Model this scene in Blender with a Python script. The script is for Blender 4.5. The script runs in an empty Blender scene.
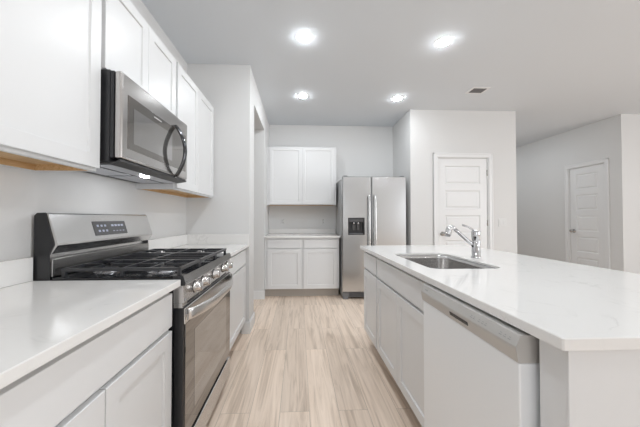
import bpy, bmesh, math, random
from mathutils import Vector, Matrix
random.seed(7)
S = bpy.context.scene
COL = S.collection

# ---------------------------------------------------------------- camera, world, big lights, exposure
cam_data = bpy.data.cameras.new('camera')
cam_data.sensor_width = 36.0
cam_data.lens = 269.68 / 640 * 36
cam_data.shift_x = 0.0155
cam_data.clip_start = 0.05
cam = bpy.data.objects.new('camera', cam_data)
COL.objects.link(cam)
cam.location = (0, 0, 1.1718)
cam.rotation_euler = (math.pi / 2 + 0.0156, 0, -0.0411)
S.camera = cam

world = bpy.data.worlds.new('daylight')
world.use_nodes = True
world.node_tree.nodes['Background'].inputs[0].default_value = (0.86, 0.92, 1.0, 1)
world.node_tree.nodes['Background'].inputs[1].default_value = 1.0
S.world = world

CAN = 255.0          # emission of the recessed lamp lenses
WIN_FILL = 0.7          # scale of the fill light added at the unseen windows

def area(name, loc, rot, sx, sy, power, color=(1, 1, 1)):
    l = bpy.data.lights.new(name, 'AREA')
    l.shape = 'RECTANGLE'; l.size = sx; l.size_y = sy; l.energy = power; l.color = color
    o = bpy.data.objects.new(name, l); COL.objects.link(o)
    o.location = loc; o.rotation_euler = rot
    return o
# fill lights added at made-up windows behind and right of the camera
area('window_daylight', (0.25, -4.12, 1.25), (math.pi / 2, 0, 0), 2.3, 2.3, 30 * WIN_FILL, (0.96, 0.98, 1.0))
area('window_daylight', (5.7, -4.12, 1.45), (math.pi / 2, 0, 0), 1.6, 1.9, 25 * WIN_FILL, (0.96, 0.98, 1.0))
area('window_daylight', (6.93, -0.6, 1.45), (math.pi / 2, 0, math.pi / 2), 3.4, 1.9, 175 * WIN_FILL, (0.96, 0.98, 1.0))

S.view_settings.view_transform = 'Standard'
S.view_settings.look = 'None'
S.view_settings.exposure = -0.02
S.view_settings.gamma = 1.0
S.view_settings.use_curve_mapping = False

# ---------------------------------------------------------------- materials
def new_mat(name, color=(0.8, 0.8, 0.8), rough=0.5, metal=0.0, spec=0.5, coat=0.0):
    m = bpy.data.materials.new(name); m.use_nodes = True
    b = m.node_tree.nodes['Principled BSDF']
    b.inputs['Base Color'].default_value = (*color, 1)
    b.inputs['Roughness'].default_value = rough
    b.inputs['Metallic'].default_value = metal
    b.inputs['Specular IOR Level'].default_value = spec
    b.inputs['Coat Weight'].default_value = coat
    return m
def nodes(m):
    nt = m.node_tree
    return nt, nt.nodes['Principled BSDF'], nt.nodes.new, nt.links.new

def paint(name, color, rough, bump=0.02, scale=350):
    m = new_mat(name, color, rough)
    nt, b, N, L = nodes(m)
    tc = N('ShaderNodeTexCoord'); no = N('ShaderNodeTexNoise'); bp = N('ShaderNodeBump')
    no.inputs['Scale'].default_value = scale; no.inputs['Detail'].default_value = 2
    bp.inputs['Strength'].default_value = bump; bp.inputs['Distance'].default_value = 0.002
    L(tc.outputs['Object'], no.inputs['Vector']); L(no.outputs['Fac'], bp.inputs['Height']); L(bp.outputs['Normal'], b.inputs['Normal'])
    return m

def steel(name, color, rough, axis, streak=0.025):
    """brushed stainless: fine streaks running along one axis"""
    m = new_mat(name, color, rough, 1.0)
    nt, b, N, L = nodes(m)
    tc = N('ShaderNodeTexCoord'); mp = N('ShaderNodeMapping'); no = N('ShaderNodeTexNoise'); mr = N('ShaderNodeMapRange')
    sc = [900, 900, 900]; sc['XYZ'.index(axis)] = 6
    mp.inputs['Scale'].default_value = sc
    no.inputs['Scale'].default_value = 1.0; no.inputs['Detail'].default_value = 3
    mr.inputs['To Min'].default_value = max(0.02, rough - streak); mr.inputs['To Max'].default_value = rough + streak
    L(tc.outputs['Object'], mp.inputs['Vector']); L(mp.outputs['Vector'], no.inputs['Vector'])
    L(no.outputs['Fac'], mr.inputs['Value']); L(mr.outputs['Result'], b.inputs['Roughness'])
    return m

def quartz():
    m = new_mat('white_quartz', (0.86, 0.85, 0.84), 0.085)
    nt, b, N, L = nodes(m)
    tc = N('ShaderNodeTexCoord')
    n1 = N('ShaderNodeTexNoise'); n1.inputs['Scale'].default_value = 3.2; n1.inputs['Detail'].default_value = 9; n1.inputs['Distortion'].default_value = 1.6
    r1 = N('ShaderNodeValToRGB')
    e = r1.color_ramp.elements
    e[0].position = 0.475; e[0].color = (0, 0, 0, 1); e[1].position = 0.525; e[1].color = (0, 0, 0, 1)
    x = e.new(0.5); x.color = (1, 1, 1, 1)
    n2 = N('ShaderNodeTexNoise'); n2.inputs['Scale'].default_value = 7; n2.inputs['Detail'].default_value = 4
    r2 = N('ShaderNodeValToRGB'); r2.color_ramp.elements[0].position = 0.47; r2.color_ramp.elements[1].position = 0.66
    mu = N('ShaderNodeMath'); mu.operation = 'MULTIPLY'
    mx = N('ShaderNodeMixRGB'); mx.inputs[1].default_value = (0.80, 0.785, 0.765, 1); mx.inputs[2].default_value = (0.71, 0.695, 0.675, 1)
    for n in (n1, n2): L(tc.outputs['Object'], n.inputs['Vector'])
    L(n1.outputs['Fac'], r1.inputs['Fac']); L(n2.outputs['Fac'], r2.inputs['Fac'])
    L(r1.outputs['Color'], mu.inputs[0]); L(r2.outputs['Color'], mu.inputs[1]); L(mu.outputs[0], mx.inputs['Fac'])
    L(mx.outputs['Color'], b.inputs['Base Color'])
    return m

def oak_floor():
    m = new_mat('oak_planks', (0.6, 0.5, 0.4), 0.42)
    nt, b, N, L = nodes(m)
    tc = N('ShaderNodeTexCoord'); sp = N('ShaderNodeSeparateXYZ'); cb = N('ShaderNodeCombineXYZ')
    L(tc.outputs['Object'], sp.inputs[0]); L(sp.outputs['Y'], cb.inputs['X']); L(sp.outputs['X'], cb.inputs['Y'])
    br = N('ShaderNodeTexBrick')
    br.offset = 0.37; br.offset_frequency = 2; br.squash = 1.0
    br.inputs['Color1'].default_value = (0, 0, 0, 1); br.inputs['Color2'].default_value = (1, 1, 1, 1)
    br.inputs['Mortar'].default_value = (0.5, 0.5, 0.5, 1)
    br.inputs['Scale'].default_value = 1.0; br.inputs['Mortar Size'].default_value = 0.0012
    br.inputs['Mortar Smooth'].default_value = 0.2; br.inputs['Bias'].default_value = 0.0
    br.inputs['Brick Width'].default_value = 1.22; br.inputs['Row Height'].default_value = 0.178
    L(cb.outputs[0], br.inputs['Vector'])
    # grain: noise stretched along the plank, shifted per plank
    sh = N('ShaderNodeVectorMath'); sh.operation = 'MULTIPLY_ADD'
    sh.inputs[1].default_value = (7.3, 3.1, 5.0)
    L(br.outputs['Color'], sh.inputs[0]); L(tc.outputs['Object'], sh.inputs[2])
    mp = N('ShaderNodeMapping'); mp.inputs['Scale'].default_value = (24, 1.3, 1)
    L(sh.outputs[0], mp.inputs['Vector'])
    g = N('ShaderNodeTexNoise'); g.inputs['Scale'].default_value = 1.0; g.inputs['Detail'].default_value = 7; g.inputs['Roughness'].default_value = 0.62; g.inputs['Distortion'].default_value = 1.3
    L(mp.outputs[0], g.inputs['Vector'])
    rg = N('ShaderNodeValToRGB')
    e = rg.color_ramp.elements
    e[0].position = 0.30; e[0].color = (0.57, 0.445, 0.345, 1)
    e[1].position = 0.72; e[1].color = (0.92, 0.77, 0.645, 1)
    k = e.new(0.5); k.color = (0.80, 0.655, 0.535, 1)
    L(g.outputs['Fac'], rg.inputs['Fac'])
    tone = N('ShaderNodeMapRange'); tone.inputs['To Min'].default_value = 0.91; tone.inputs['To Max'].default_value = 1.08
    L(br.outputs['Color'], tone.inputs['Value'])
    mul = N('ShaderNodeMixRGB'); mul.blend_type = 'MULTIPLY'; mul.inputs['Fac'].default_value = 1.0
    L(rg.outputs['Color'], mul.inputs[1]); L(tone.outputs[0], mul.inputs[2])
    seam = N('ShaderNodeMixRGB'); seam.inputs[2].default_value = (0.44, 0.36, 0.28, 1)
    L(br.outputs['Fac'], seam.inputs['Fac']); L(mul.outputs[0], seam.inputs[1]); L(seam.outputs[0], b.inputs['Base Color'])
    bp = N('ShaderNodeBump'); bp.inputs['Strength'].default_value = 0.15; bp.inputs['Distance'].default_value = 0.002
    L(g.outputs['Fac'], bp.inputs['Height']); L(bp.outputs['Normal'], b.inputs['Normal'])
    return m

def raw_wood():
    m = new_mat('raw_maple', (0.62, 0.42, 0.22), 0.55)
    nt, b, N, L = nodes(m)
    tc = N('ShaderNodeTexCoord'); mp = N('ShaderNodeMapping'); mp.inputs['Scale'].default_value = (30, 2.5, 30)
    g = N('ShaderNodeTexNoise'); g.inputs['Detail'].default_value = 6
    r = N('ShaderNodeValToRGB'); r.color_ramp.elements[0].color = (0.56, 0.34, 0.15, 1); r.color_ramp.elements[1].color = (0.75, 0.52, 0.29, 1)
    r.color_ramp.elements[0].position = 0.3; r.color_ramp.elements[1].position = 0.7
    L(tc.outputs['Object'], mp.inputs[0]); L(mp.outputs[0], g.inputs['Vector']); L(g.outputs['Fac'], r.inputs[0]); L(r.outputs[0], b.inputs['Base Color'])
    return m

def emit(name, color, strength):
    m = new_mat(name, (0.9, 0.9, 0.9), 0.4)
    b = m.node_tree.nodes['Principled BSDF']
    b.inputs['Emission Color'].default_value = (*color, 1)
    if strength < 1: b.inputs['Base Color'].default_value = (0.25, 0.26, 0.3, 1)
    b.inputs['Emission Strength'].default_value = strength
    return m

M = {
    'wall': paint('grey_wall_paint', (0.695, 0.69, 0.682), 0.6),
    'ceiling': paint('ceiling_paint', (0.72, 0.748, 0.778), 0.8),
    'trim': new_mat('white_trim_paint', (0.79, 0.79, 0.79), 0.35),
    'cab': paint('white_cabinet_lacquer', (0.735, 0.735, 0.735), 0.33, 0.01),
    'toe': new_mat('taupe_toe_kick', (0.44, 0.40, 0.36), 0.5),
    'quartz': quartz(), 'floor': oak_floor(), 'maple': raw_wood(),
    'steel_y': steel('brushed_steel_sideways', (0.66, 0.65, 0.64), 0.26, 'Y'),
    'steel_z': steel('brushed_steel_upright', (0.62, 0.62, 0.615), 0.27, 'Z'),
    'steel_x': steel('brushed_steel_across', (0.61, 0.615, 0.62), 0.22, 'X'),
    'steel_mw': steel('brushed_microwave_steel', (0.55, 0.53, 0.515), 0.17, 'Y'),
    'steel_dw': new_mat('satin_door_steel', (0.88, 0.90, 0.92), 0.40, 0.25),
    'dw_panel': new_mat('satin_grey_panel', (0.56, 0.545, 0.525), 0.42, 0.45),
    'black_chrome': new_mat('black_chrome', (0.10, 0.10, 0.105), 0.14, 1.0),
    'fridge_side': new_mat('grey_fridge_side', (0.42, 0.42, 0.42), 0.4),
    'sink': steel('satin_sink_steel', (0.56, 0.55, 0.54), 0.22, 'Y'),
    'dark_steel': steel('dark_steel', (0.36, 0.35, 0.34), 0.28, 'Y'),
    'chrome': new_mat('chrome', (0.62, 0.62, 0.63), 0.05, 1.0),
    'nickel': new_mat('satin_nickel', (0.45, 0.44, 0.42), 0.25, 1.0),
    'black': new_mat('black_enamel', (0.022, 0.022, 0.024), 0.28),
    'gloss_black': new_mat('gloss_black_cooktop', (0.012, 0.013, 0.016), 0.08),
    'iron': new_mat('cast_iron', (0.035, 0.036, 0.04), 0.3),
    'dark_glass': new_mat('dark_oven_glass', (0.27, 0.255, 0.24), 0.04, 0.85),
    'screen_glass': new_mat('grey_mesh_glass', (0.42, 0.41, 0.40), 0.07, 0.85),
    'panel_black': new_mat('display_black', (0.09, 0.088, 0.09), 0.2),
    'plastic_dark': new_mat('dark_plastic', (0.035, 0.035, 0.036), 0.45),
    'plastic_grey': new_mat('grey_plastic', (0.17, 0.17, 0.175), 0.4),
    'plastic_white': new_mat('white_plastic', (0.70, 0.70, 0.69), 0.35),
    'ink': new_mat('grey_print', (0.33, 0.33, 0.33), 0.5),
    'filter': new_mat('grease_filter', (0.55, 0.56, 0.60), 0.35, 0.9),
    'led_text': emit('lit_display_digits', (0.55, 0.62, 0.85), 0.25),
    'lens': emit('lit_lamp_lens', (0.91, 0.96, 1.0), CAN),
    'hood_lens': emit('lit_hood_lamp', (0.93, 0.965, 1.0), 130.0),
    'brass_burner': new_mat('burner_aluminium', (0.62, 0.62, 0.64), 0.25, 1.0),
    'glass': new_mat('clear_glass', (1, 1, 1), 0.0),
}
M['glass'].node_tree.nodes['Principled BSDF'].inputs['Transmission Weight'].default_value = 1.0

# ---------------------------------------------------------------- mesh helpers
LOC = {}
class MB:
    def __init__(self): self.bm = bmesh.new()
    def box(self, x0, x1, y0, y1, z0, z1, bev=0.0, seg=2):
        if x1 < x0: x0, x1 = x1, x0
        if y1 < y0: y0, y1 = y1, y0
        b = bmesh.new()
        bmesh.ops.create_cube(b, size=1.0, matrix=Matrix.Translation(((x0 + x1) / 2, (y0 + y1) / 2, (z0 + z1) / 2)) @ Matrix.Diagonal((x1 - x0, y1 - y0, z1 - z0, 1)))
        if bev > 0:
            bmesh.ops.bevel(b, geom=b.edges[:], offset=bev, segments=seg, profile=0.5, affect='EDGES')
        return self.merge(b)
    def merge(self, b):
        me = bpy.data.meshes.new('tmp'); b.to_mesh(me); b.free(); self.bm.from_mesh(me); bpy.data.meshes.remove(me)
        return self
    def quad(self, pts, out=None):
        vs = [self.bm.verts.new(p) for p in pts]
        f = self.bm.faces.new(vs)
        if out is not None:
            f.normal_update()
            if f.normal.dot(Vector(out)) < 0: f.normal_flip()
        return f
    def lathe(self, origin, axis, prof, n=24, smooth=True):
        """prof: (radius, height along axis)"""
        a = Vector(axis).normalized()
        s = a.orthogonal().normalized(); t = a.cross(s)
        o = Vector(origin); rings = []
        for r, h in prof:
            if r < 1e-6: rings.append([self.bm.verts.new(o + a * h)])
            else: rings.append([self.bm.verts.new(o + a * h + (s * math.cos(2 * math.pi * k / n) + t * math.sin(2 * math.pi * k / n)) * r) for k in range(n)])
        for A, B in zip(rings, rings[1:]):
            for k in range(n):
                k2 = (k + 1) % n
                if len(A) == 1 and len(B) == 1: continue
                if len(A) == 1: f = self.bm.faces.new((A[0], B[k], B[k2]))
                elif len(B) == 1: f = self.bm.faces.new((A[k], B[0], A[k2]))
                else: f = self.bm.faces.new((A[k], B[k], B[k2], A[k2]))
                f.smooth = smooth
        return self
    def cyl(self, p0, p1, r, n=20):
        p0 = Vector(p0); p1 = Vector(p1); h = (p1 - p0).length; e = min(r * 0.15, h * 0.2)
        return self.lathe(p0, p1 - p0, [(0, 0), (r - e, 0), (r, e), (r, h - e), (r - e, h), (0, h)], n)
    def sweep(self, path, ra, rb, up=(0, 0, 1), n=12, square=False):
        path = [Vector(p) for p in path]; up = Vector(up); rings = []
        for i, p in enumerate(path):
            t = (path[min(i + 1, len(path) - 1)] - path[max(i - 1, 0)]).normalized()
            s = t.cross(up)
            s = s.normalized() if s.length > 1e-4 else t.orthogonal().normalized()
            u = s.cross(t).normalized()
            if square: offs = [(1, 1), (-1, 1), (-1, -1), (1, -1)]
            else: offs = [(math.cos(2 * math.pi * k / n), math.sin(2 * math.pi * k / n)) for k in range(n)]
            a = ra[i] if isinstance(ra, (list, tuple)) else ra; b = rb[i] if isinstance(rb, (list, tuple)) else rb
            rings.append([self.bm.verts.new(p + s * (a * c) + u * (b * d)) for c, d in offs])
        m = len(rings[0])
        for A, B in zip(rings, rings[1:]):
            for k in range(m):
                f = self.bm.faces.new((A[k], A[(k + 1) % m], B[(k + 1) % m], B[k])); f.smooth = not square
        self.bm.faces.new(rings[0][::-1]); self.bm.faces.new(rings[-1])
        return self
    def prism(self, prof, axis, a0, a1, smooth=False):
        """prof: closed 2D outline; axis 'Y' -> (x,z), 'X' -> (y,z), 'Z' -> (x,y)"""
        def P(p, a):
            return {'Y': (p[0], a, p[1]), 'X': (a, p[0], p[1]), 'Z': (p[0], p[1], a)}[axis]
        A = [self.bm.verts.new(P(p, a0)) for p in prof]; B = [self.bm.verts.new(P(p, a1)) for p in prof]
        n = len(prof)
        for k in range(n):
            f = self.bm.faces.new((A[k], A[(k + 1) % n], B[(k + 1) % n], B[k])); f.smooth = smooth
        fs = [self.bm.faces.new(A[::-1]), self.bm.faces.new(B)]
        return self
    def slab(self, O, U, V, Nn, w, h, t, recs=(), depth=0.006, slope=0.004, raised=None, ch=0.0015):
        """a board whose front carries rectangular recesses stacked in one column"""
        O, U, V, Nn = Vector(O), Vector(U), Vector(V), Vector(Nn)
        P = lambda u, v, n: O + U * u + V * v + Nn * n
        q = self.quad; c = ch
        q([P(0, 0, 0), P(w, 0, 0), P(w, h, 0), P(0, h, 0)], -Nn)
        for (a, b, out) in (((0, 0), (w, 0), -V), ((w, 0), (w, h), U), ((w, h), (0, h), V), ((0, h), (0, 0), -U)):
            ia = (min(max(a[0], c), w - c), min(max(a[1], c), h - c)); ib = (min(max(b[0], c), w - c), min(max(b[1], c), h - c))
            q([P(*a, 0), P(*b, 0), P(*b, t - c), P(*a, t - c)], out)
            q([P(*a, t - c), P(*b, t - c), P(*ib, t), P(*ia, t)], out + Nn)
        if not recs:
            q([P(c, c, t), P(w - c, c, t), P(w - c, h - c, t), P(c, h - c, t)], Nn); return self
        u0, u1 = recs[0][0], recs[0][1]
        q([P(c, c, t), P(u0, c, t), P(u0, h - c, t), P(c, h - c, t)], Nn)
        q([P(u1, c, t), P(w - c, c, t), P(w - c, h - c, t), P(u1, h - c, t)], Nn)
        vs = [c] + [x for r in recs for x in (r[2], r[3])] + [h - c]
        for a, b in zip(vs[0::2], vs[1::2]):
            q([P(u0, a, t), P(u1, a, t), P(u1, b, t), P(u0, b, t)], Nn)
        def ring(r1, n1, r2, n2):
            a = [(r1[0], r1[2]), (r1[1], r1[2]), (r1[1], r1[3]), (r1[0], r1[3])]
            b = [(r2[0], r2[2]), (r2[1], r2[2]), (r2[1], r2[3]), (r2[0], r2[3])]
            for k in range(4):
                k2 = (k + 1) % 4
                q([P(*a[k], n1), P(*a[k2], n1), P(*b[k2], n2), P(*b[k], n2)], Nn)
        ins = lambda r, d: (r[0] + d, r[1] - d, r[2] + d, r[3] - d)
        for r in recs:
            i1 = ins(r, slope); ring(r, t, i1, t - depth); n = t - depth
            if raised:
                i2 = ins(i1, raised[0]); ring(i1, n, i2, n); i3 = ins(i2, raised[1]); ring(i2, n, i3, n + raised[2]); i1 = i3; n += raised[2]
            q([P(i1[0], i1[2], n), P(i1[1], i1[2], n), P(i1[1], i1[3], n), P(i1[0], i1[3], n)], Nn)
        return self
    def build(self, name, mat, parent=None, loc=None, recalc=False):
        if recalc: bmesh.ops.recalc_face_normals(self.bm, faces=self.bm.faces[:])
        if parent is not None: base = LOC[parent.name]
        elif loc is not None: base = Vector(loc)
        else:
            xs = [v.co for v in self.bm.verts]
            base = Vector(((min(v.x for v in xs) + max(v.x for v in xs)) / 2, (min(v.y for v in xs) + max(v.y for v in xs)) / 2, min(v.z for v in xs)))
        for v in self.bm.verts: v.co -= base
        me = bpy.data.meshes.new(name); self.bm.to_mesh(me); self.bm.free()
        me.materials.append(M[mat] if isinstance(mat, str) else mat)
        o = bpy.data.objects.new(name, me); COL.objects.link(o)
        LOC[o.name] = base
        if parent is not None: o.parent = parent
        else: o.location = base
        return o

def thing(name, label, cat, loc, group=None):
    o = bpy.data.objects.new(name, None); COL.objects.link(o)
    o.empty_display_size = 0.1
    o.location = loc; LOC[o.name] = Vector(loc)
    return tag(o, label, cat, group)
def tag(o, label, cat, group=None):
    o['label'] = label; o['category'] = cat
    if group: o['group'] = group
    return o
def struct(name, mb, mat):
    o = mb.build(name, mat); o['kind'] = 'structure'; return o
def copy_tree(o, parent=None):
    c = o.copy(); COL.objects.link(c); LOC[c.name] = LOC[o.name]
    if parent is not None: c.parent = parent
    for ch in [k for k in bpy.data.objects if k.parent == o]: copy_tree(ch, c)
    return c
def box(*a, **k): return MB().box(*a, **k)

# ---------------------------------------------------------------- the setting
H = 2.749
XW = -1.144                      # face of the left wall
YS, YO0, YO1, YF = 2.786, 3.047, 3.93, 4.58
XS = -0.506                      # end of the return wall
XP, YP, XPR = 1.62, 3.846, 3.208
XR, YR = 4.893, 3.88
struct('floor', box(-2.75, 7.15, -4.4, 7.7, -0.1, 0.0), 'floor')
struct('ceiling', box(-2.75, 7.15, -4.4, 7.7, H, H + 0.1), 'ceiling')
struct('wall_left', box(XW - 0.12, XW, -4.3, YS, 0, H), 'wall')
struct('wall_left_return', box(XW - 0.12, XS, YS, YO0, 0, H), 'wall')
m = MB(); m.box(XS - 0.15, XS, YO1, YF, 0, H); m.box(XS - 0.15, XS, YO0, YO1, 2.45, H)
struct('wall_left_opening', m, 'wall')
struct('wall_far', box(XS - 0.12, XP + 0.12, YF, YF + 0.12, 0, H), 'wall')
struct('wall_pantry_side', box(XP, XP + 0.12, YP + 0.12, YF, 0, H), 'wall')
PD0, PD1, DH = 2.018, 2.782, 2.055
m = MB(); m.box(XP, PD0, YP, YP + 0.12, 0, H); m.box(PD1, XPR, YP, YP + 0.12, 0, H); m.box(PD0, PD1, YP, YP + 0.12, DH, H)
struct('wall_pantry_front', m, 'wall')
struct('wall_hall_left', box(XPR - 0.12, XPR, YP + 0.12, 7.5, 0, H), 'wall')
RD0, RD1 = 4.112, 4.692
m = MB(); m.box(XR, XR + 0.12, YR, RD0, 0, H); m.box(XR, XR + 0.12, RD1, 7.5, 0, H); m.box(XR, XR + 0.12, RD0, RD1, DH, H)
struct('wall_hall_right', m, 'wall')
struct('wall_hall_end', box(XPR - 0.12, XR + 0.12, 7.5, 7.62, 0, H), 'wall')
struct('wall_far_right', box(XR + 0.12, 7.12, YR, YR + 0.12, 0, H), 'wall')
m = MB(); m.box(7.0, 7.12, -4.3, -2.3, 0, H); m.box(7.0, 7.12, 1.1, YR, 0, H); m.box(7.0, 7.12, -2.3, 1.1, 0, 0.5); m.box(7.0, 7.12, -2.3, 1.1, 2.4, H)
struct('wall_right', m, 'wall')
m = MB()
for a, b in ((XW, -0.9), (1.4, 4.9), (6.5, 7.0)): m.box(a, b, -4.3, -4.18, 0, H)
for a, b, zz in ((-0.9, 1.4, 0.1), (4.9, 6.5, 0.5)): m.box(a, b, -4.3, -4.18, 0, zz); m.box(a, b, -4.3, -4.18, 2.4, H)
struct('wall_back', m, 'wall')
m = MB(); m.box(-2.7, -2.58, 2.93, 4.82, 0, H); m.box(-2.58, XS - 0.12, 4.701, 4.82, 0, H); m.box(-2.58, XW - 0.12, 2.93, 3.05, 0, H)
struct('wall_side_room', m, 'wall')
for i, (a, b, ax, zb) in enumerate(((-0.9, 1.4, 'X', .1), (4.9, 6.5, 'X', .5), (-2.3, 1.1, 'Y', .5))):  # unseen windows, made up as openings for the added fill light
    f = MB()
    def wb(u0, u1, z0, z1, d=0.06):
        if ax == 'X': f.box(u0, u1, -4.27, -4.27 + d, z0, z1)
        else: f.box(7.03, 7.03 + d, u0, u1, z0, z1)
    mid = (a + b) / 2
    wb(a, a + .05, zb, 2.4); wb(b - .05, b, zb, 2.4); wb(a + .05, b - .05, zb, zb + .05); wb(a + .05, b - .05, 2.35, 2.4); wb(mid - .03, mid + .03, zb + .05, 2.35); wb(a + .05, b - .05, 1.43, 1.47, .05)
    struct('window_%d' % (i + 1), f, 'trim')

# baseboards
def baseboard(name, boxes):
    m = MB()
    for b in boxes: m.box(*b, 0, 0.112, 0.0)
    for (x0, x1, y0, y1) in boxes: m.box(x0 + .003, x1 - .003, y0 + .003, y1 - .003, 0.112, 0.120)
    o = struct(name, m, 'trim')
T = 0.014
baseboard('baseboard_left', [(XS, XS + T, YS - 0.01, YO0 + T), (XS - 0.075, XS + T, YS - 0.024, YS - 0.010), (XS - 0.25, XS + T, YO0, YO0 + T)])
baseboard('baseboard_opening', [(XS - 0.15, XS + T, YO1 - T, YO1), (XS, XS + T, YO1, 3.94)])
baseboard('baseboard_pantry', [(XP - T, PD0 - 0.065, YP - T, YP), (PD1 + 0.065, XPR + T, YP - T, YP)])
baseboard('baseboard_hall', [(XPR, XPR + T, YP, 7.5), (XR - T, XR, YR - T, RD0 - 0.065), (XR - T, XR, RD1 + 0.065, 7.5)])
baseboard('baseboard_right', [(XR, 7.0, YR - T, YR)])

# interior doors: five raised panels, knob, hinges
def casing(name, O, U, Nn, w, hgt):
    O, U, Nn = Vector(O), Vector(U), Vector(Nn)
    m = MB()
    def b(u0, u1, z0, z1, n0, n1):
        p, q = O + U * u0 + Nn * n0, O + U * u1 + Nn * n1
        m.box(p.x, q.x, p.y, q.y, z0, z1, 0.003, 1)
    for (u0, u1) in ((-0.062, -0.004), (w + 0.004, w + 0.062)):
        b(u0, u1, 0, hgt + 0.002, 0, 0.013)
        e = u0 if u0 < 0 else u1 - 0.018
        b(e, e + 0.018, 0, hgt + 0.062, 0, 0.019)
    b(-0.062, w + 0.062, hgt + 0.002, hgt + 0.062, 0, 0.013); b(-0.062, w + 0.062, hgt + 0.044, hgt + 0.062, 0, 0.019)
    # jamb lining
    for u0, u1 in ((-0.004, 0.008), (w - 0.008, w + 0.004)): b(u0, u1, 0, hgt, -0.115, 0.004)
    b(-0.004, w + 0.004, hgt - 0.008, hgt + 0.004, -0.115, 0.004)
    struct(name, m, 'trim')
def door(name, O, U, Nn, w, hgt, knob_left):
    O, U, Nn = Vector(O), Vector(U), Vector(Nn); V = Vector((0, 0, 1))
    lw = w - 0.022; lh = hgt - 0.022
    base = O + U * 0.011 - Nn * 0.05 + V * 0.012
    st = 0.105; n = 5; gap = 0.095; tot = lh - 0.20 - 0.11 - 4 * gap; ph = tot / n
    recs = []; v = 0.20
    for i in range(n): recs.append((st, lw - st, v, v + ph)); v += ph + gap
    m = MB().slab(base, U, V, Nn, lw, lh, 0.036, recs, 0.010, 0.012, (0.010, 0.014, 0.008))
    d = m.build(name, 'trim'); d['kind'] = 'structure'
    ku = 0.062 if knob_left else lw - 0.062
    k = MB(); c = base + U * ku + V * 0.925 + Nn * 0.036
    k.lathe(c, Nn, [(0, 0), (0.032, 0.0), (0.032, 0.006), (0.014, 0.010), (0.011, 0.03), (0.018, 0.038), (0.027, 0.048), (0.028, 0.058), (0.022, 0.068), (0, 0.071)])
    o = k.build('knob', 'nickel', d); o['label'] = 'satin metal knob'
    hu = lw + 0.004 if knob_left else -0.004
    for hz in (0.25, 1.085, 1.82):
        h = MB(); p = base + U * hu + V * hz + Nn * 0.040
        h.cyl(p - V * 0.045, p + V * 0.045, 0.007, 12)
        q0 = base + U * (hu - 0.012) + V * (hz - 0.042) + Nn * 0.034; q1 = base + U * (hu + 0.012) + V * (hz + 0.042) + Nn * 0.038
        h.box(q0.x, q1.x, q0.y, q1.y, q0.z, q1.z)
        o = h.build('hinge', 'nickel', d); o['label'] = 'satin metal hinge'
    return d
casing('trim_1', (PD0, YP, 0), (1, 0, 0), (0, -1, 0), PD1 - PD0, DH)
door('door_1', (PD0, YP + 0.0, 0), (1, 0, 0), (0, -1, 0), PD1 - PD0, DH, True)
casing('trim_2', (XR, RD1, 0), (0, -1, 0), (-1, 0, 0), RD1 - RD0, DH)
door('door_2', (XR, RD1, 0), (0, -1, 0), (-1, 0, 0), RD1 - RD0, DH, True)

# ---------------------------------------------------------------- cabinets
class Fr:
    """local frame of a cabinet run: u along the front, n out of the front, z up"""
    def __init__(s, O, U, Nn): s.O, s.U, s.N = Vector(O), Vector(U), Vector(Nn)
    def p(s, u, n, z): return s.O + s.U * u + s.N * n + Vector((0, 0, z))
    def box(s, m, u0, u1, n0, n1, z0, z1, bev=0.0):
        a, b = s.p(u0, n0, z0), s.p(u1, n1, z1)
        return m.box(a.x, b.x, a.y, b.y, a.z, b.z, bev, 1)
    def slab(s, m, u0, u1, z0, z1, t=0.019, recs=(), n=0.001, **k):
        return m.slab(s.p(u0, n, z0), s.U, Vector((0, 0, 1)), s.N, u1 - u0, z1 - z0, t, recs, **k)
Z = Vector((0, 0, 1))
def front_part(F, root, kind, u0, u1, z0, z1, rail=0.057):
    m = MB()
    if kind == 'door':
        w, h = u1 - u0, z1 - z0
        F.slab(m, u0, u1, z0, z1, 0.019, [(rail, w - rail, rail, h - rail)], depth=0.008, slope=0.003)
        return m.build('door', 'cab', root)
    F.slab(m, u0, u1, z0, z1, 0.019)
    return m.build('drawer_front', 'cab', root)
TK = 0.122       # top of the toe kick
CT = 0.877       # underside of the worktops
def base_cabinet(F, u0, u1, depth, label, fronts, group=None, toe_n=-0.075, name='base_cabinet', parts='cab'):
    root = thing(name, label, 'cabinet', F.p((u0 + u1) / 2, -depth / 2, 0), group)
    m = MB(); t = 0.016
    F.box(m, u0, u0 + t, -depth, -0.019, TK, CT - 0.001); F.box(m, u1 - t, u1, -depth, -0.019, TK, CT - 0.001)
    F.box(m, u0 + t, u1 - t, -depth, -depth + 0.008, TK, CT - 0.001); F.box(m, u0 + t, u1 - t, -depth + 0.008, -0.019, TK, TK + 0.016)
    m.build('carcass', 'cab', root)
    m = MB(); F.box(m, u0, u1, -0.019, 0.0, TK, CT - 0.001, 0.001); m.build('face_frame', 'cab', root)
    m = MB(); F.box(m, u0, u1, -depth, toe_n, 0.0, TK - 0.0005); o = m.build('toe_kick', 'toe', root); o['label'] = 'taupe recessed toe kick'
    for f in fronts: front_part(F, root, *f)
    return root
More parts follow.
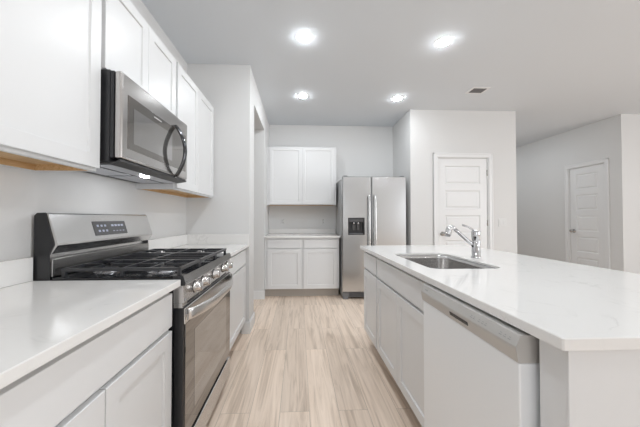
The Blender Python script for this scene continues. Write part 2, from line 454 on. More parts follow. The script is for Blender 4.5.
def upper_cabinet(F, u0, u1, depth, z0, z1, label, doors, wood=True, rail=0.057):
    root = thing('wall_cabinet', label, 'cabinet', F.p((u0 + u1) / 2, -depth / 2, z0))
    m = MB(); t = 0.015; s = 0.03
    F.box(m, u0, u1, -depth, -0.019, z0 + s, z1)
    F.box(m, u0, u0 + t, -depth, -0.019, z0, z0 + s); F.box(m, u1 - t, u1, -depth, -0.019, z0, z0 + s); F.box(m, u0 + t, u1 - t, -depth, -depth + t, z0, z0 + s)
    m.build('carcass', 'cab', root)
    m = MB(); F.box(m, u0, u1, -0.019, 0.0, z0, z1, 0.001); m.build('face_frame', 'cab', root)
    m = MB(); e = 0.0015
    F.box(m, u0 + t, u1 - t, -depth + t, -0.019, z0 + s - 0.004, z0 + s - 0.0005)
    F.box(m, u0 + t, u0 + t + e, -depth + t, -0.019, z0 + .0008, z0 + s - 0.004); F.box(m, u1 - t - e, u1 - t, -depth + t, -0.019, z0 + .0008, z0 + s - 0.004)
    F.box(m, u0 + t + e, u1 - t - e, -depth + t, -depth + t + e, z0 + .0008, z0 + s - 0.004); F.box(m, u0 + t + e, u1 - t - e, -0.019 - e, -0.019, z0 + .0008, z0 + s - 0.004)
    o = m.build('underside', 'maple', root); o['label'] = 'unpainted tan wooden underside'
    for d in doors: front_part(F, root, 'door', *d, rail)
    return root

# left run: u = Y, front faces +X
FL = Fr((-0.554, 0, 0), (0, 1, 0), (1, 0, 0))
DZ = (0.714, 0.853); PZ = (0.140, 0.696)
base_cabinet(FL, 0.395, 1.178, 0.585, 'white two-door base cabinet with one wide drawer, left of the gas range', [
    ('drawer', 0.405, 1.167, *DZ), ('door', 0.405, 0.775, *PZ), ('door', 0.779, 1.167, *PZ)])
base_cabinet(FL, -0.395, 0.393, 0.585, 'white two-door base cabinet nearest the camera on the left, mostly out of frame', [
    ('drawer', -0.385, 0.383, *DZ), ('door', -0.385, -0.003, *PZ), ('door', 0.001, 0.383, *PZ)])
base_cabinet(FL, 2.004, 2.760, 0.585, 'white base cabinet between the gas range and the return wall', [
    ('drawer', 2.016, 2.74, *DZ), ('door', 2.016, 2.74, *PZ)])
FU = Fr((-0.885, 0, 0), (0, 1, 0), (1, 0, 0))
ud = -0.885 - XW - 0.001
ud = abs(ud)
Z0, Z1 = 1.3735, 2.295
upper_cabinet(FU, 0.60, 1.2135, ud, Z0, Z1, 'white single-door wall cabinet left of the microwave', [(0.61, 1.206, Z0 + 0.012, Z1 - 0.01)])
upper_cabinet(FU, -0.02, 0.598, ud, Z0, Z1, 'white wall cabinet nearest the camera on the left, out of frame', [(-0.01, 0.588, Z0 + 0.012, Z1 - 0.01)])
upper_cabinet(FU, 1.2215, 1.930, ud, 1.8315, Z1, 'short white two-door wall cabinet directly above the microwave', [(1.231, 1.575, 1.842, Z1 - 0.01), (1.579, 1.922, 1.842, Z1 - 0.01)], wood=False)
upper_cabinet(FU, 1.9385, 2.784, ud, Z0, Z1, 'white two-door wall cabinet right of the microwave', [(1.950, 2.352, Z0 + 0.012, Z1 - 0.01), (2.356, 2.762, Z0 + 0.012, Z1 - 0.01)])

# far wall: u = X, front faces -Y
FF = Fr((0, 3.990, 0), (1, 0, 0), (0, -1, 0))
base_cabinet(FF, XS + 0.002, 0.596, YF - 3.990 - 0.001, 'white base cabinet with two drawers over two doors on the far wall', [
    ('drawer', -0.462, 0.026, 0.725, 0.850), ('drawer', 0.076, 0.566, 0.725, 0.850),
    ('door', -0.462, 0.036, 0.130, 0.712), ('door', 0.066, 0.566, 0.130, 0.712)])
FFU = Fr((0, 4.274, 0), (1, 0, 0), (0, -1, 0))
upper_cabinet(FFU, XS + 0.002, 0.590, YF - 4.274 - 0.001, Z0, Z1, 'white two-door wall cabinet on the far wall beside the fridge', [(-0.462, 0.046, Z0 + 0.012, Z1 - 0.012), (0.052, 0.560, Z0 + 0.012, Z1 - 0.012)], rail=0.05)

# island: u = Y, front faces -X
FI = Fr((0.627, 0, 0), (0, 1, 0), (-1, 0, 0))
base_cabinet(FI, 2.099, 2.520, 0.585, 'narrow white island cabinet with one drawer over one door, nearest the fridge', [
    ('drawer', 2.109, 2.510, *DZ), ('door', 2.109, 2.510, *PZ)])
base_cabinet(FI, 1.232, 2.097, 0.585, 'white island sink cabinet with false front over two doors', [
    ('drawer', 1.242, 2.087, *DZ), ('door', 1.242, 1.660, *PZ), ('door', 1.664, 2.087, *PZ)])
root = thing('island_end_panel', 'white panel closing the near end of the island beside the dishwasher', 'panel', (0.91, 0.626, 0))
box(0.608, 1.212, 0.592, 0.664, 0, CT - 0.001, 0.001, 1).build('panel_board', 'cab', root)
for a, b in ((0.606, 0.626), (1.180, 1.212)): box(a, b, 0.587, 0.5915, 0, CT - 0.001, 0.001, 1).build('corner_trim', 'cab', root)
root = thing('island_back_panel', 'white panel along the seating side of the island under the overhang', 'panel', (1.223, 1.55, 0))
box(1.214, 1.232, 0.592, 2.520, 0, CT - 0.001, 0.001, 1).build('panel_board', 'cab', root)
box(1.2325, 1.244, 0.592, 2.520, 0, 0.1, 0.002, 1).build('base_trim', 'cab', root)

# ---------------------------------------------------------------- worktops
ZC = 0.905
def worktop(name_label, x0, x1, y0, y1, hole=None):
    root = thing('countertop', name_label, 'countertop', ((x0 + x1) / 2, (y0 + y1) / 2, CT))
    m = MB()
    if hole is None: m.box(x0, x1, y0, y1, CT, ZC, 0.0025, 2)
    else:
        hx0, hx1, hy0, hy1, r = hole; c = 0.0025
        rr = []
        for cx, cy, a0 in ((hx1 - r, hy1 - r, 0), (hx0 + r, hy1 - r, 90), (hx0 + r, hy0 + r, 180), (hx1 - r, hy0 + r, 270)):
            for k in range(9):
                a = math.radians(a0 + 90 * k / 8); rr.append((cx + r * math.cos(a), cy + r * math.sin(a)))
        o = []
        R = 0.005
        for cx, cy, a0 in ((x1 - R, y1 - R, 0), (x0 + R, y1 - R, 90), (x0 + R, y0 + R, 180), (x1 - R, y0 + R, 270)):
            for k in range(5):
                a = math.radians(a0 + 90 * k / 4); o.append((cx + R * math.cos(a), cy + R * math.sin(a)))
        for z, cc in ((ZC, c), (CT, 0)):
            b = bmesh.new()
            def shrink(pts, s):
                mx, my = (x0 + x1) / 2, (y0 + y1) / 2
                return [(p[0] - math.copysign(s, p[0] - mx), p[1] - math.copysign(s, p[1] - my)) for p in pts]
            oo = shrink(o, cc)
            es = []
            for pts in (oo, rr):
                vs = [b.verts.new((p[0], p[1], z)) for p in pts]
                es += [b.edges.new((vs[i], vs[(i + 1) % len(vs)])) for i in range(len(vs))]
            bmesh.ops.triangle_fill(b, edges=es, use_beauty=True, use_dissolve=False)
            for f in b.faces:
                f.normal_update()
                if (f.normal.z > 0) != (z == ZC): f.normal_flip()
            m.merge(b)
        oc = [(p[0] - math.copysign(c, p[0] - (x0 + x1) / 2), p[1] - math.copysign(c, p[1] - (y0 + y1) / 2)) for p in o]
        n = len(o)
        for i in range(n):
            j = (i + 1) % n; out = Vector((o[i][0] - (x0 + x1) / 2, o[i][1] - (y0 + y1) / 2, 0))
            m.quad([(*oc[i], ZC), (*oc[j], ZC), (*o[j], ZC - c), (*o[i], ZC - c)], out)
            m.quad([(*o[i], ZC - c), (*o[j], ZC - c), (*o[j], CT), (*o[i], CT)], out)
        n = len(rr)
        for i in range(n):
            j = (i + 1) % n
            f = m.quad([(*rr[i], ZC), (*rr[j], ZC), (*rr[j], CT), (*rr[i], CT)]); f.smooth = True
    m.build('slab', 'quartz', root)
    return root
BS = 0.10
ct = worktop('pale quartz countertop left of the gas range with low backsplash', XW + 0.001, -0.5097, -0.40, 1.192)
box(XW + 0.001, XW + 0.021, -0.40, 1.192, ZC + .0003, ZC + BS, 0.002, 1).build('backsplash', 'quartz', ct)
ct = worktop('pale quartz countertop between the gas range and the return wall', XW + 0.001, -0.5097, 2.002, YS - 0.001)
box(XW + 0.001, XW + 0.021, 2.002, YS - 0.001, ZC + .0003, ZC + BS, 0.002, 1).build('backsplash', 'quartz', ct)
box(XW + 0.0215, -0.5097, YS - 0.021, YS - 0.001, ZC + .0003, ZC + BS, 0.002, 1).build('backsplash', 'quartz', ct)
ct = worktop('pale quartz countertop on the far wall beside the fridge', XS + 0.001, 0.610, 3.945, YF - 0.001)
box(XS + 0.001, 0.610, YF - 0.021, YF - 0.001, ZC + .0003, ZC + 0.08, 0.002, 1).build('backsplash', 'quartz', ct)
SX0, SX1, SY0, SY1 = 0.692, 1.085, 1.378, 1.982
worktop('large white quartz island countertop with a sink cut-out', 0.584, 1.612, 0.577, 2.567, (SX0, SX1, SY0, SY1, 0.06))

# ---------------------------------------------------------------- sink and faucet
def rrect(x0, x1, y0, y1, r, n=8):
    out = []
    for cx, cy, a0 in ((x1 - r, y1 - r, 0), (x0 + r, y1 - r, 90), (x0 + r, y0 + r, 180), (x1 - r, y0 + r, 270)):
        for k in range(n + 1):
            a = math.radians(a0 + 90 * k / n); out.append((cx + r * math.cos(a), cy + r * math.sin(a)))
    return out
sk = thing('kitchen_sink', 'stainless steel undermount sink set into the island', 'sink', ((SX0 + SX1) / 2, (SY0 + SY1) / 2, 0.68))
m = MB(); rings = []
for d, z, r in ((-0.022, CT - 0.0015, 0.08), (0.0008, CT - 0.0015, 0.059), (0.0008, ZC - 0.010, 0.059), (0.004, ZC - 0.009, 0.057), (0.0055, CT - 0.006, 0.057), (0.010, 0.74, 0.056), (0.018, 0.712, 0.054), (0.034, 0.697, 0.048), (0.06, 0.692, 0.04)):
    rings.append([m.bm.verts.new((*p, z)) for p in rrect(SX0 + d, SX1 - d, SY0 + d, SY1 - d, r)])
n = len(rings[0])
for A, B in zip(rings, rings[1:]):
    for k in range(n):
        f = m.bm.faces.new((A[k], A[(k + 1) % n], B[(k + 1) % n], B[k])); f.smooth = True
m.bm.faces.new(rings[-1])
m.build('bowl', 'sink', sk)
m = MB().lathe(((SX0 + SX1) / 2, (SY0 + SY1) / 2, 0.6923), (0, 0, 1), [(0, 0.001), (0.02, 0.001), (0.03, 0.004), (0.043, 0.004), (0.046, 0.001)])
m.build('drain', 'chrome', sk)

FX, FY = 1.175, 1.749
fa = thing('kitchen_faucet', 'chrome single-lever pull-out faucet standing behind the island sink', 'faucet', (FX, FY, ZC))
MB().lathe((FX, FY, ZC), (0, 0, 1), [(0, 0), (0.030, 0), (0.030, 0.006), (0.0250, 0.010), (0.0250, 0.110), (0.0240, 0.112), (0.0240, 0.116), (0.0258, 0.118), (0.0258, 0.172), (0.0245, 0.178), (0.012, 0.180), (0, 0.180)], 28).build('body', 'chrome', fa)
def lerp(a, b, t): return tuple(a[i] + (b[i] - a[i]) * t for i in range(3))
s0, s1 = (FX - 0.018, FY, 0.985), (1.030, FY, 1.098)
m = MB().sweep([lerp(s0, s1, t) for t in (0, 0.2, 0.5, 0.8, 1)], [0.013, 0.013, 0.0115, 0.0115, 0.012], [0.013, 0.013, 0.0115, 0.0115, 0.012], (0, 1, 0), 16)
m.build('spout', 'chrome', fa)
pts = [(1.034, FY, 1.096), (1.022, FY, 1.104), (1.008, FY, 1.107), (0.996, FY, 1.100), (0.990, FY, 1.086), (0.987, FY, 1.066), (0.985, FY, 1.052)]
m = MB().sweep(pts, [0.012, 0.0155, 0.018, 0.019, 0.019, 0.0205, 0.019], [0.012, 0.0155, 0.018, 0.019, 0.019, 0.0205, 0.019], (0, 1, 0), 18)
sh = m.build('spray_head', 'chrome', fa)
MB().cyl((0.985, FY, 1.054), (0.9844, FY, 1.047), 0.015).build('aerator', 'plastic_grey', sh)
m = MB().sweep([(FX - 0.005, FY, 1.082), (FX - 0.022, FY, 1.092), (FX - 0.055, FY, 1.112), (FX - 0.092, FY, 1.124)], [0.010, 0.007, 0.006, 0.007], [0.008, 0.005, 0.0035, 0.003], (0, 1, 0), 14)
m.build('lever', 'chrome', fa)

# ---------------------------------------------------------------- gas range
RY0, RY1 = 1.200, 1.998
rg = thing('gas_range', 'stainless steel gas range with black cooktop between two countertops', 'range', (-0.80, (RY0 + RY1) / 2, 0))
m = MB()
m.box(-1.125, -0.545, RY0, RY1, 0.04, 0.895); m.box(-1.120, -1.09, RY0 + 0.006, RY1 - 0.05, 0.895, 1.01)
m.build('body', 'black', rg)
for fx in (-1.08, -0.60):
    for fy in (RY0 + 0.05, RY1 - 0.05): MB().cyl((fx, fy, 0), (fx, fy, 0.04), 0.018).build('foot', 'plastic_dark', rg)
# back guard: sloped console over a recessed riser
prof = [(-1.128, 0.915), (-1.128, 1.180), (-1.118, 1.190), (-1.082, 1.192), (-1.074, 1.186), (-1.036, 1.062), (-1.036, 1.052), (-1.060, 1.016), (-1.088, 1.013), (-1.088, 0.999), (-1.066, 0.995), (-1.066, 0.915)]
RG1 = 1.955
bg = MB().prism(prof, 'Y', RY0 + 0.004, RG1 - 0.004).build('back_guard', 'steel_y', rg, recalc=True)
for (a, b) in ((RY0, RY0 + 0.0035), (RG1 - 0.0035, RG1)):
    pr = [(-1.131, 0.897), (-1.131, 1.181), (-1.119, 1.193), (-1.086, 1.194), (-1.050, 1.062), (-1.050, 1.052), (-1.066, 1.018), (-1.062, 0.897)]
    o = MB().prism(pr, 'Y', a, b).build('side_cap', 'black', rg, recalc=True); o['label'] = 'black end cap of the back guard'
o = MB().box(-1.0655, -1.058, RY0 + 0.006, RG1 - 0.006, 0.917, 0.993, 0.002, 1).build('riser_panel', 'dark_steel', rg)
# the dark lower band under the console face
nx, nz = (1.062 - 1.186), (-1.036 + 1.074)
L_ = math.hypot(1.186 - 1.062, 1.074 - 1.036); dx, dz = (-1.074 + 1.036) / L_, (1.186 - 1.062) / L_   # up the slope
ox, oz = dz, -dx                                                                                    # out of the slope
def on_slope(t, n): return (-1.036 + dx * t + ox * n, 1.062 + dz * t + oz * n)
def slope_plate(y0, y1, t0, t1, n0, n1):
    pr = [on_slope(t0, n0), on_slope(t0, n1), on_slope(t1, n1), on_slope(t1, n0)]
    return MB().prism(pr, 'Y', y0, y1)
disp = slope_plate(1.430, 1.684, 0.018, 0.094, 0.0, 0.0025).build('display', 'panel_black', rg, recalc=True)
marks = MB()
for r_, tt in ((0, 0.064), (1, 0.036)):
    for k in range(8):
        y = 1.452 + k * 0.027 + r_ * 0.004
        if k in (3,): continue
        w_ = 0.014 if not (r_ == 0 and k > 3) else 0.019
        pr = [on_slope(tt, 0.0025), on_slope(tt, 0.003), on_slope(tt + (0.011 if k < 4 or r_ == 0 else 0.004), 0.003), on_slope(tt + (0.011 if k < 4 or r_ == 0 else 0.004), 0.0025)]
        marks.prism(pr, 'Y', y, y + w_)
marks.build('digits', 'led_text', disp, recalc=True)
# cooktop
m = MB().box(-1.056, -0.508, RY0, RY1, 0.895, 0.914, 0.004, 2)
cook = m.build('cooktop', 'gloss_black', rg)
m = MB().prism([(-0.545, 0.878), (-0.545, 0.894), (-0.5075, 0.894), (-0.5075, 0.916), (-0.506, 0.916), (-0.492, 0.880), (-0.495, 0.876)], 'Y', RY0, RY1)
m.build('front_lip', 'dark_steel', rg, recalc=True)
MB().prism([(-0.546, 0.876), (-0.546, 0.915), (-0.5025, 0.917), (-0.4925, 0.884), (-0.496, 0.876)], 'Y', RY0 - 0.003, RY0).build('lip_cap', 'black', rg, recalc=True)
# burners
BUR = [(-0.92, 1.345, 0.040), (-0.66, 1.345, 0.048), (-0.79, 1.599, 0.044), (-0.92, 1.850, 0.036), (-0.66, 1.850, 0.046)]
for bx, by, br in BUR:
    b = MB().lathe((bx, by, 0.9142), (0, 0, 1), [(0, 0), (br * 1.5, 0), (br * 1.45, 0.003), (br * 1.15, 0.006), (br * 1.1, 0.012), (0, 0.012)], 28).build('burner', 'brass_burner', rg)
    MB().lathe((bx, by, 0.9265), (0, 0, 1), [(0, 0), (br, 0), (br, 0.006), (br * 0.9, 0.009), (0, 0.010)], 28).build('burner_cap', 'iron', b)
# three cast iron grates
gx0, gx1 = -1.035, -0.525
edges = [(RY0 + 0.022, RY0 + 0.258), (RY0 + 0.264, RY1 - 0.264), (RY1 - 0.258, RY1 - 0.022)]
for gi, (a, b) in enumerate(edges):
    g = MB(); zt = 0.951; hgt = 0.012; w = 0.006
    def bar(x0, y0, x1, y1, ww=w, z1=zt, hh=hgt):
        g.sweep([(x0, y0, z1 - hh / 2), (x1, y1, z1 - hh / 2)], ww, hh / 2, (0, 0, 1), square=True)
    bar(gx0, a + w, gx1, a + w, 0.007, zt, 0.014); bar(gx0, b - w, gx1, b - w, 0.007, zt, 0.014)
    bar(gx0 + w, a, gx0 + w, b, 0.007, zt, 0.014); bar(gx1 - w, a, gx1 - w, b, 0.007, zt, 0.014)
    mid = (a + b) / 2; mx = (gx0 + gx1) / 2
    bar(mx, a, mx, b)
    cs = [-0.92, -0.66] if gi != 1 else [-0.79]
    for cxx in cs:
        for yy0, yy1 in ((a, mid - 0.022), (mid + 0.022, b)): bar(cxx, yy0, cxx, yy1, 0.0045)
        lo = gx0 if cxx < mx - 0.01 else (mx if cxx > mx + 0.01 else gx0); hi = mx if cxx < mx - 0.01 else gx1
        bar(lo, mid, cxx - 0.022, mid, 0.0045); bar(cxx + 0.022, mid, hi, mid, 0.0045)
    if gi == 1:
        for yy in (a + 0.062, b - 0.062): bar(gx0, yy, gx1, yy, 0.0045)
    for x in (gx0 + 0.008, mx, gx1 - 0.008):
        for y in (a + 0.008, b - 0.008): g.box(x - 0.007, x + 0.007, y - 0.007, y + 0.007, 0.9142, zt - 0.006)
    g.build('grate', 'iron', rg)
# knob panel, slanted slightly back
pan = MB().prism([(-0.545, 0.800), (-0.545, 0.8765), (-0.505, 0.8765), (-0.499, 0.800)], 'Y', RY0 + 0.001, RY1 - 0.001).build('control_panel', 'steel_y', rg, recalc=True)
for ky in (1.330, 1.438, 1.622, 1.808, 1.914):
    k = MB().lathe((-0.502, ky, 0.838), (1, 0, 0.06), [(0, 0), (0.027, 0), (0.027, 0.004), (0.022, 0.005), (0.0215, 0.030), (0.019, 0.034), (0, 0.034)], 24).build('knob', 'steel_mw', rg)
    MB().box(-0.4705, -0.464, ky - 0.004, ky + 0.004, 0.822, 0.860, 0.001, 1).build('pointer', 'chrome', k)
    MB().lathe((-0.5035, ky, 0.838), (1, 0, 0.06), [(0, 0), (0.031, 0), (0.031, 0.002), (0, 0.002)], 24).build('knob_ring', 'plastic_dark', k)
# vent strip with slots, door, handle, drawer
m = MB(); m.box(-0.545, -0.507, RY0 + 0.002, RY1 - 0.002, 0.778, 0.799); m.build('vent_strip', 'steel_y', rg)
sl = MB()
for k in range(4):
    y = RY0 + 0.055 + k * 0.17; sl.box(-0.5071, -0.5060, y, y + 0.14, 0.784, 0.794)
sl.build('vent_slots', 'plastic_dark', rg)
MB().box(-0.499, -0.4975, RY0 + 0.008, RY0 + 0.020, 0.806, 0.818).build('badge', 'ink', rg)
od = MB().box(-0.543, -0.502, RY0 + 0.002, RY1 - 0.002, 0.190, 0.776, 0.003, 2).build('oven_door', 'black', rg)
MB().box(-0.5018, -0.4965, RY0 + 0.003, RY1 - 0.003, 0.706, 0.775, 0.002, 1).build('top_rail', 'steel_y', od)
MB().box(-0.5018, -0.498, RY0 + 0.016, RY1 - 0.016, 0.200, 0.7055, 0.0015, 1).build('door_glass', 'dark_glass', od)
MB().box(-0.4978, -0.4972, RY0 + 0.12, RY1 - 0.12, 0.27, 0.64).build('oven_window', 'screen_glass', od)
o = MB().box(-0.4964, -0.4956, RY0 + 0.012, RY0 + 0.032, 0.744, 0.766).build('badge', 'ink', od)
hp = []; hn = 21
for k in range(hn):
    t = k / (hn - 1); y = RY0 + 0.018 + t * (RY1 - RY0 - 0.036)
    bow = 1 - (2 * t - 1) ** 2
    hp.append((-0.490 + 0.052 * min(1.0, bow * 1.15) ** 0.8, y, 0.744 - 0.006 * bow))
MB().sweep(hp, [0.007] * hn, [0.026] * hn, (0, 0, 1), 14).build('handle', 'steel_y', od)
MB().box(-0.543, -0.500, RY0 + 0.003, RY1 - 0.003, 0.045, 0.166, 0.004, 2).build('storage_drawer', 'steel_y', rg)

# ---------------------------------------------------------------- microwave
MY0, MY1, MX = 1.2225, 1.932, -0.787
MZ0, MZ1 = 1.409, 1.830
mw = thing('microwave_oven', 'stainless steel over-the-range microwave with a bowed handle', 'microwave', (-0.96, (MY0 + MY1) / 2, MZ0))
m = MB(); m.box(XW + 0.002, -0.838, MY0, MY1, MZ0 + 0.012, MZ1); m.box(-0.838, -0.822, MY0 + 0.003, MY1 - 0.003, MZ0 + 0.03, MZ1 - 0.003)
m.build('body', 'black', mw)
MB().prism([(XW + 0.01, MZ0 + 0.011), (-0.815, MZ0 + 0.011), (-0.792, MZ0 + 0.024), (-0.792, MZ0 + 0.014), (-0.85, MZ0 + 0.004), (XW + 0.01, MZ0 + 0.004)], 'Y', MY0 + 0.004, MY1 - 0.004).build('bottom_housing', 'plastic_dark', mw, recalc=True)
md = MB().box(-0.821, MX, MY0, MY1, MZ0 + 0.026, MZ1 - 0.001, 0.012, 4).build('door', 'steel_mw', mw)
wm = MB().box(MX - 0.001, MX + 0.0022, MY0 + 0.045, MY1 - 0.035, 1.490, 1.738, 0.001, 1).build('window', 'dark_glass', md)
MB().box(MX + 0.0023, MX + 0.003, MY0 + 0.085, MY1 - 0.235, 1.522, 1.690).build('window_screen', 'screen_glass', wm)
lm = MB()
for k in range(6): lm.box(MX + 0.0022, MX + 0.0028, 1.49 + k * 0.013, 1.498 + k * 0.013, 1.716, 1.722)
lm.build('lettering', 'plastic_white', wm)
hy = 1.735; pts = []
for k in range(25):
    t = k / 24; s_ = math.sin(math.pi * t)
    pts.append((MX + 0.008 + 0.058 * s_ ** 0.85, hy, 1.432 + t * (1.752 - 1.432)))
MB().sweep(pts, 0.018, 0.010, (1, 0, 0), 14).build('handle', 'black_chrome', md)
for zz in (1.436, 1.748): MB().box(MX, MX + 0.012, hy - 0.012, hy + 0.012, zz - 0.010, zz + 0.010, 0.003, 1).build('handle_mount', 'chrome', md)
uz = MZ0 + 0.004
for (a, b) in ((MY0 + 0.03, 1.565), (1.59, MY1 - 0.03)):
    MB().box(-1.09, -0.95, a, b, uz - 0.003, uz - 0.0002, 0.001, 1).build('grease_filter', 'filter', mw)
MB().box(-0.93, -0.85, MY0 + 0.03, MY1 - 0.03, uz - 0.0025, uz - 0.0002, 0.001, 1).build('lamp_plate', 'filter', mw)
MB().box(-0.904, -0.882, 1.565, 1.625, uz - 0.006, uz - 0.0027, 0.001, 1).build('hood_lamp', 'hood_lens', mw)

# ---------------------------------------------------------------- refrigerator
RX0, RX1, RF, RT = 0.622, 1.556, 3.847, 1.767
fr = thing('refrigerator', 'stainless steel side-by-side fridge with dispenser by the pantry wall', 'refrigerator', ((RX0 + RX1) / 2, 4.2, 0))
m = MB(); m.box(RX0 + 0.004, RX1 - 0.004, RF + 0.075, YF - 0.01, 0.03, RT - 0.015, 0.004, 1); m.build('body', 'fridge_side', fr)
SPL = 1.046
z0 = 0.105
fz = MB().slab((RX0, RF + 0.068, z0), (1, 0, 0), (0, 0, 1), (0, -1, 0), SPL - 0.003 - RX0, RT - z0, 0.068, [(0.082, 0.322, 0.925 - z0, 1.172 - z0)], depth=0.055, slope=0.002, ch=0.010).build('freezer_door', 'steel_x', fr)
rd = MB().slab((SPL + 0.003, RF + 0.068, z0), (1, 0, 0), (0, 0, 1), (0, -1, 0), RX1 - SPL - 0.003, RT - z0, 0.068, ch=0.010).build('fridge_door', 'steel_x', fr)
dx0, dx1, dz0, dz1 = RX0 + 0.084, RX0 + 0.320, 0.927, 1.170
m = MB(); yb = RF + 0.0545
m.box(dx0 + .001, dx1 - .001, yb - 0.004, yb, dz0 + .001, dz1 - .001)
m.box(dx0 + .001, dx0 + .012, RF + 0.001, yb - 0.004, dz0 + .001, dz1 - .001); m.box(dx1 - .012, dx1 - .001, RF + 0.001, yb - 0.004, dz0 + .001, dz1 - .001); m.box(dx0 + .012, dx1 - .012, RF + 0.001, yb - 0.004, dz1 - .012, dz1 - .001); m.box(dx0 + .012, dx1 - .012, RF - 0.004, yb - 0.004, dz0 + .001, dz0 + .012)
dp = m.build('dispenser', 'plastic_dark', fz)
MB().box(dx0 + 0.014, dx1 - 0.014, RF + 0.002, RF + 0.03, dz1 - 0.060, dz1 - 0.014, 0.003, 1).build('control_strip', 'panel_black', dp)
for cxx in (dx0 + 0.085, dx0 + 0.150):
    MB().box(cxx - 0.02, cxx + 0.02, RF + 0.030, RF + 0.044, dz0 + 0.06, dz0 + 0.150, 0.005, 1).build('paddle', 'panel_black', dp)
    MB().cyl((cxx, RF + 0.026, dz1 - 0.06), (cxx, RF + 0.026, dz1 - 0.09), 0.012).build('spout', 'chrome', dp)
MB().box(dx0 + 0.016, dx1 - 0.016, RF + 0.004, RF + 0.045, dz0 + 0.012, dz0 + 0.020, 0.002, 1).build('drip_tray', 'plastic_grey', dp)
for par, hx in ((fz, SPL - 0.044), (rd, SPL + 0.044)):
    pts = [(hx, RF - 0.004, 0.46), (hx, RF - 0.035, 0.475)] + [(hx, RF - 0.045 - 0.008 * math.sin(math.pi * k / 10), 0.50 + 0.95 * k / 10) for k in range(11)] + [(hx, RF - 0.035, 1.475), (hx, RF - 0.004, 1.49)]
    MB().sweep(pts, 0.013, 0.011, (0, -1, 0.001), 14).build('handle', 'steel_z', par)
m = MB(); m.box(RX0 + 0.01, RX1 - 0.01, RF + 0.03, RF + 0.074, 0.028, 0.098)
gr = m.build('grille', 'plastic_grey', fr)
m = MB()
for k in range(4): m.box(RX0 + 0.10, RX1 - 0.10, RF + 0.027, RF + 0.0298, 0.036 + k * 0.015, 0.044 + k * 0.015)
m.build('slats', 'plastic_dark', gr)
for cxx in (RX0 + 0.05, RX1 - 0.05):
    MB().box(cxx - 0.035, cxx + 0.035, RF + 0.02, RF + 0.074, 0, 0.0275, 0.002, 1).build('foot', 'plastic_grey', fr)
    MB().box(cxx - 0.03, cxx + 0.03, RF + 0.02, RF + 0.15, RT + 0.0005, RT + 0.014, 0.003, 1).build('hinge_cover', 'plastic_grey', fr)

# ---------------------------------------------------------------- dishwasher
DY0, DY1, DX = 0.678, 1.216, 0.567
dw = thing('dishwasher', 'stainless steel dishwasher built into the island near the camera', 'dishwasher', (0.87, (DY0 + DY1) / 2, 0))
MB().box(0.640, 1.195, DY0 + 0.004, DY1 - 0.004, 0.02, 0.868).build('tub', 'plastic_dark', dw)
MB().box(0.680, 0.700, DY0 + 0.004, DY1 - 0.004, 0.0, 0.0195).build('foot', 'plastic_dark', dw)
MB().box(DX, 0.6395, DY0, DY1, 0.105, 0.796, 0.004, 2).build('door', 'steel_dw', dw)
pr = [(0.6395, 0.797), (0.6395, 0.868), (0.576, 0.868), (0.570, 0.866), (0.5585, 0.838), (0.5585, 0.830), (0.565, 0.797)]
pl = MB().prism(pr, 'Y', DY0 - 0.001, DY1 + 0.002).build('control_panel', 'dw_panel', dw, recalc=True)
pk = MB().prism([(0.5625, 0.813), (0.5600, 0.824), (0.5578, 0.824), (0.5605, 0.812)], 'Y', 0.880, 0.985).build('pocket_handle', 'plastic_dark', pl, recalc=True)
mk = MB()
sx, sz = (0.570 - 0.5585), (0.866 - 0.838)
def pmark(y0, y1, t0, t1):
    pr = [(0.5585 + sx * t0 - 0.0003, 0.838 + sz * t0), (0.5585 + sx * t1 - 0.0003, 0.838 + sz * t1), (0.5585 + sx * t1 - 0.0009, 0.838 + sz * t1 + .0003), (0.5585 + sx * t0 - 0.0009, 0.838 + sz * t0 + .0003)]
    mk.prism(pr, 'Y', y0, y1)
for y in (0.700, 0.716, 0.732, 0.792, 0.806, 0.822, 0.846, 0.860): pmark(y, y + 0.009, 0.30, 0.36); pmark(y + 0.001, y + 0.006, 0.50, 0.55)
for y in (1.165, 1.173, 1.181): pmark(y, y + 0.005, 0.4, 0.55)
mk.build('markings', 'ink', pl, recalc=True)
MB().box(0.670, 0.679, DY0, DY1, 0.02, 0.100).build('toe_kick', 'plastic_dark', dw)

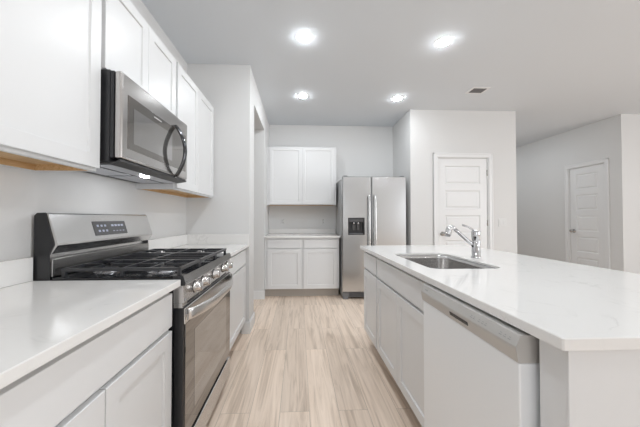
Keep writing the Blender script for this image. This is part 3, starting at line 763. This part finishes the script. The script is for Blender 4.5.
# ---------------------------------------------------------------- ceiling lamps, vent, plates
def ceiling_lamp(x, y, label, group='recessed ceiling lights'):
    t = thing('ceiling_light', label, 'light', (x, y, H - 0.0135), group)
    MB().lathe((x, y, H - 0.0005), (0, 0, -1), [(0.030, 0.0), (0.078, 0.0), (0.077, 0.0015), (0.060, 0.0022), (0.030, 0.0022)], 32, False).build('trim_ring', 'trim', t)
    MB().lathe((x, y, H - 0.0005), (0, 0, -1), [(0.053, 0.0005), (0.049, 0.0075), (0.042, 0.0105), (0.026, 0.012), (0, 0.0125)], 32).build('lens', 'lens', t)
    return t
proto = ceiling_lamp(0.047, 2.333, 'round lit ceiling light, near left of the four')
LY = [(1.295, 2.345, 'round lit ceiling light, near right of the four'), (0.047, 3.470, 'round lit ceiling light above the aisle in front of the far cabinets'),
      (1.300, 3.490, 'round lit ceiling light in front of the fridge'),
      (0.047, 1.190, 'round lit ceiling light over the aisle just above the frame'), (1.295, 1.200, 'round lit ceiling light over the island just above the frame'),
      (3.0, -2.0, 'round fill light added over the living area, behind the camera'),  # unseen living-area lamp, added as fill
      (4.5, 1.3, 'round fill light added in front of the hallway, right of the frame'), (4.8, -0.6, 'round fill light added over the right of the living area'), (0.4, -2.2, 'unseen round fill light far behind the camera'), (0.047, 0.047, 'round lit ceiling light over the aisle right above the camera'),  # unseen fill lamps; the aisle one also continues the visible grid
      (3.85, 4.95, 'round fill light added in the hallway, just past the pantry corner'), (4.05, 6.5, 'round fill light added at the back of the hallway'), (-1.6, 3.9, 'round fill light added in the room left of the opening')]  # hidden hallway and side-room lamps, added to brighten the walls there
for x, y, lab in LY:
    c = copy_tree(proto); c.location = (x, y, H - 0.0135); c['label'] = lab

vt = thing('ceiling_vent', 'small dark ceiling air vent in front of the pantry door', 'vent', (2.205, 3.220, H - 0.01))
m = MB(); x0, x1, y0, y1 = 2.095, 2.315, 3.135, 3.305
m.box(x0, x1, y0, y0 + 0.028, H - 0.008, H - 0.0005); m.box(x0, x1, y1 - 0.028, y1, H - 0.008, H - 0.0005); m.box(x0, x0 + 0.028, y0 + 0.028, y1 - 0.028, H - 0.008, H - 0.0005); m.box(x1 - 0.028, x1, y0 + 0.028, y1 - 0.028, H - 0.008, H - 0.0005)
m.build('frame', 'trim', vt)
MB().box(x0 + 0.028, x1 - 0.028, y0 + 0.028, y1 - 0.028, H - 0.0025, H - 0.0005).build('duct', 'plastic_dark', vt)
for k in range(6):
    yy = y0 + 0.036 + k * 0.0185
    MB().sweep([(x0 + 0.028, yy + 0.006, H - 0.006), (x1 - 0.028, yy + 0.006, H - 0.006)], 0.006, 0.0008, (0, 0.6, 0.8), square=True).build('slat', 'plastic_grey', vt)

def outlet(x, label):
    t = thing('wall_outlet', label, 'outlet', (x, YF, 1.053), 'outlets over the far countertop')
    MB().box(x - 0.036, x + 0.036, YF - 0.006, YF - 0.0003, 1.053, 1.167, 0.002, 2).build('cover_plate', 'plastic_white', t)
    for zz in (1.088, 1.132):
        s = MB().lathe((x, YF - 0.0062, zz), (0, -1, 0), [(0, 0), (0.0165, 0), (0.0165, 0.0015), (0, 0.0015)], 20).build('socket', 'plastic_white', t)
        q = MB(); q.box(x - 0.007, x - 0.005, YF - 0.0082, YF - 0.0078, zz - 0.003, zz + 0.006); q.box(x + 0.005, x + 0.007, YF - 0.0082, YF - 0.0078, zz - 0.003, zz + 0.006)
        q.build('slots', 'plastic_dark', s)
outlet(-0.269, 'left white wall outlet over the far countertop')
outlet(0.404, 'right white wall outlet over the far countertop, nearer the fridge')
t = thing('light_switch', 'white double switch plate on the wall right of the pantry door', 'switch', (2.985, YP, 1.04))
MB().box(2.927, 3.043, YP - 0.006, YP - 0.0003, 1.04, 1.155, 0.002, 2).build('cover_plate', 'plastic_white', t)
for xx in (2.962, 3.008): MB().box(xx - 0.016, xx + 0.016, YP - 0.009, YP - 0.0062, 1.065, 1.13, 0.001, 1).build('rocker', 'plastic_white', t)
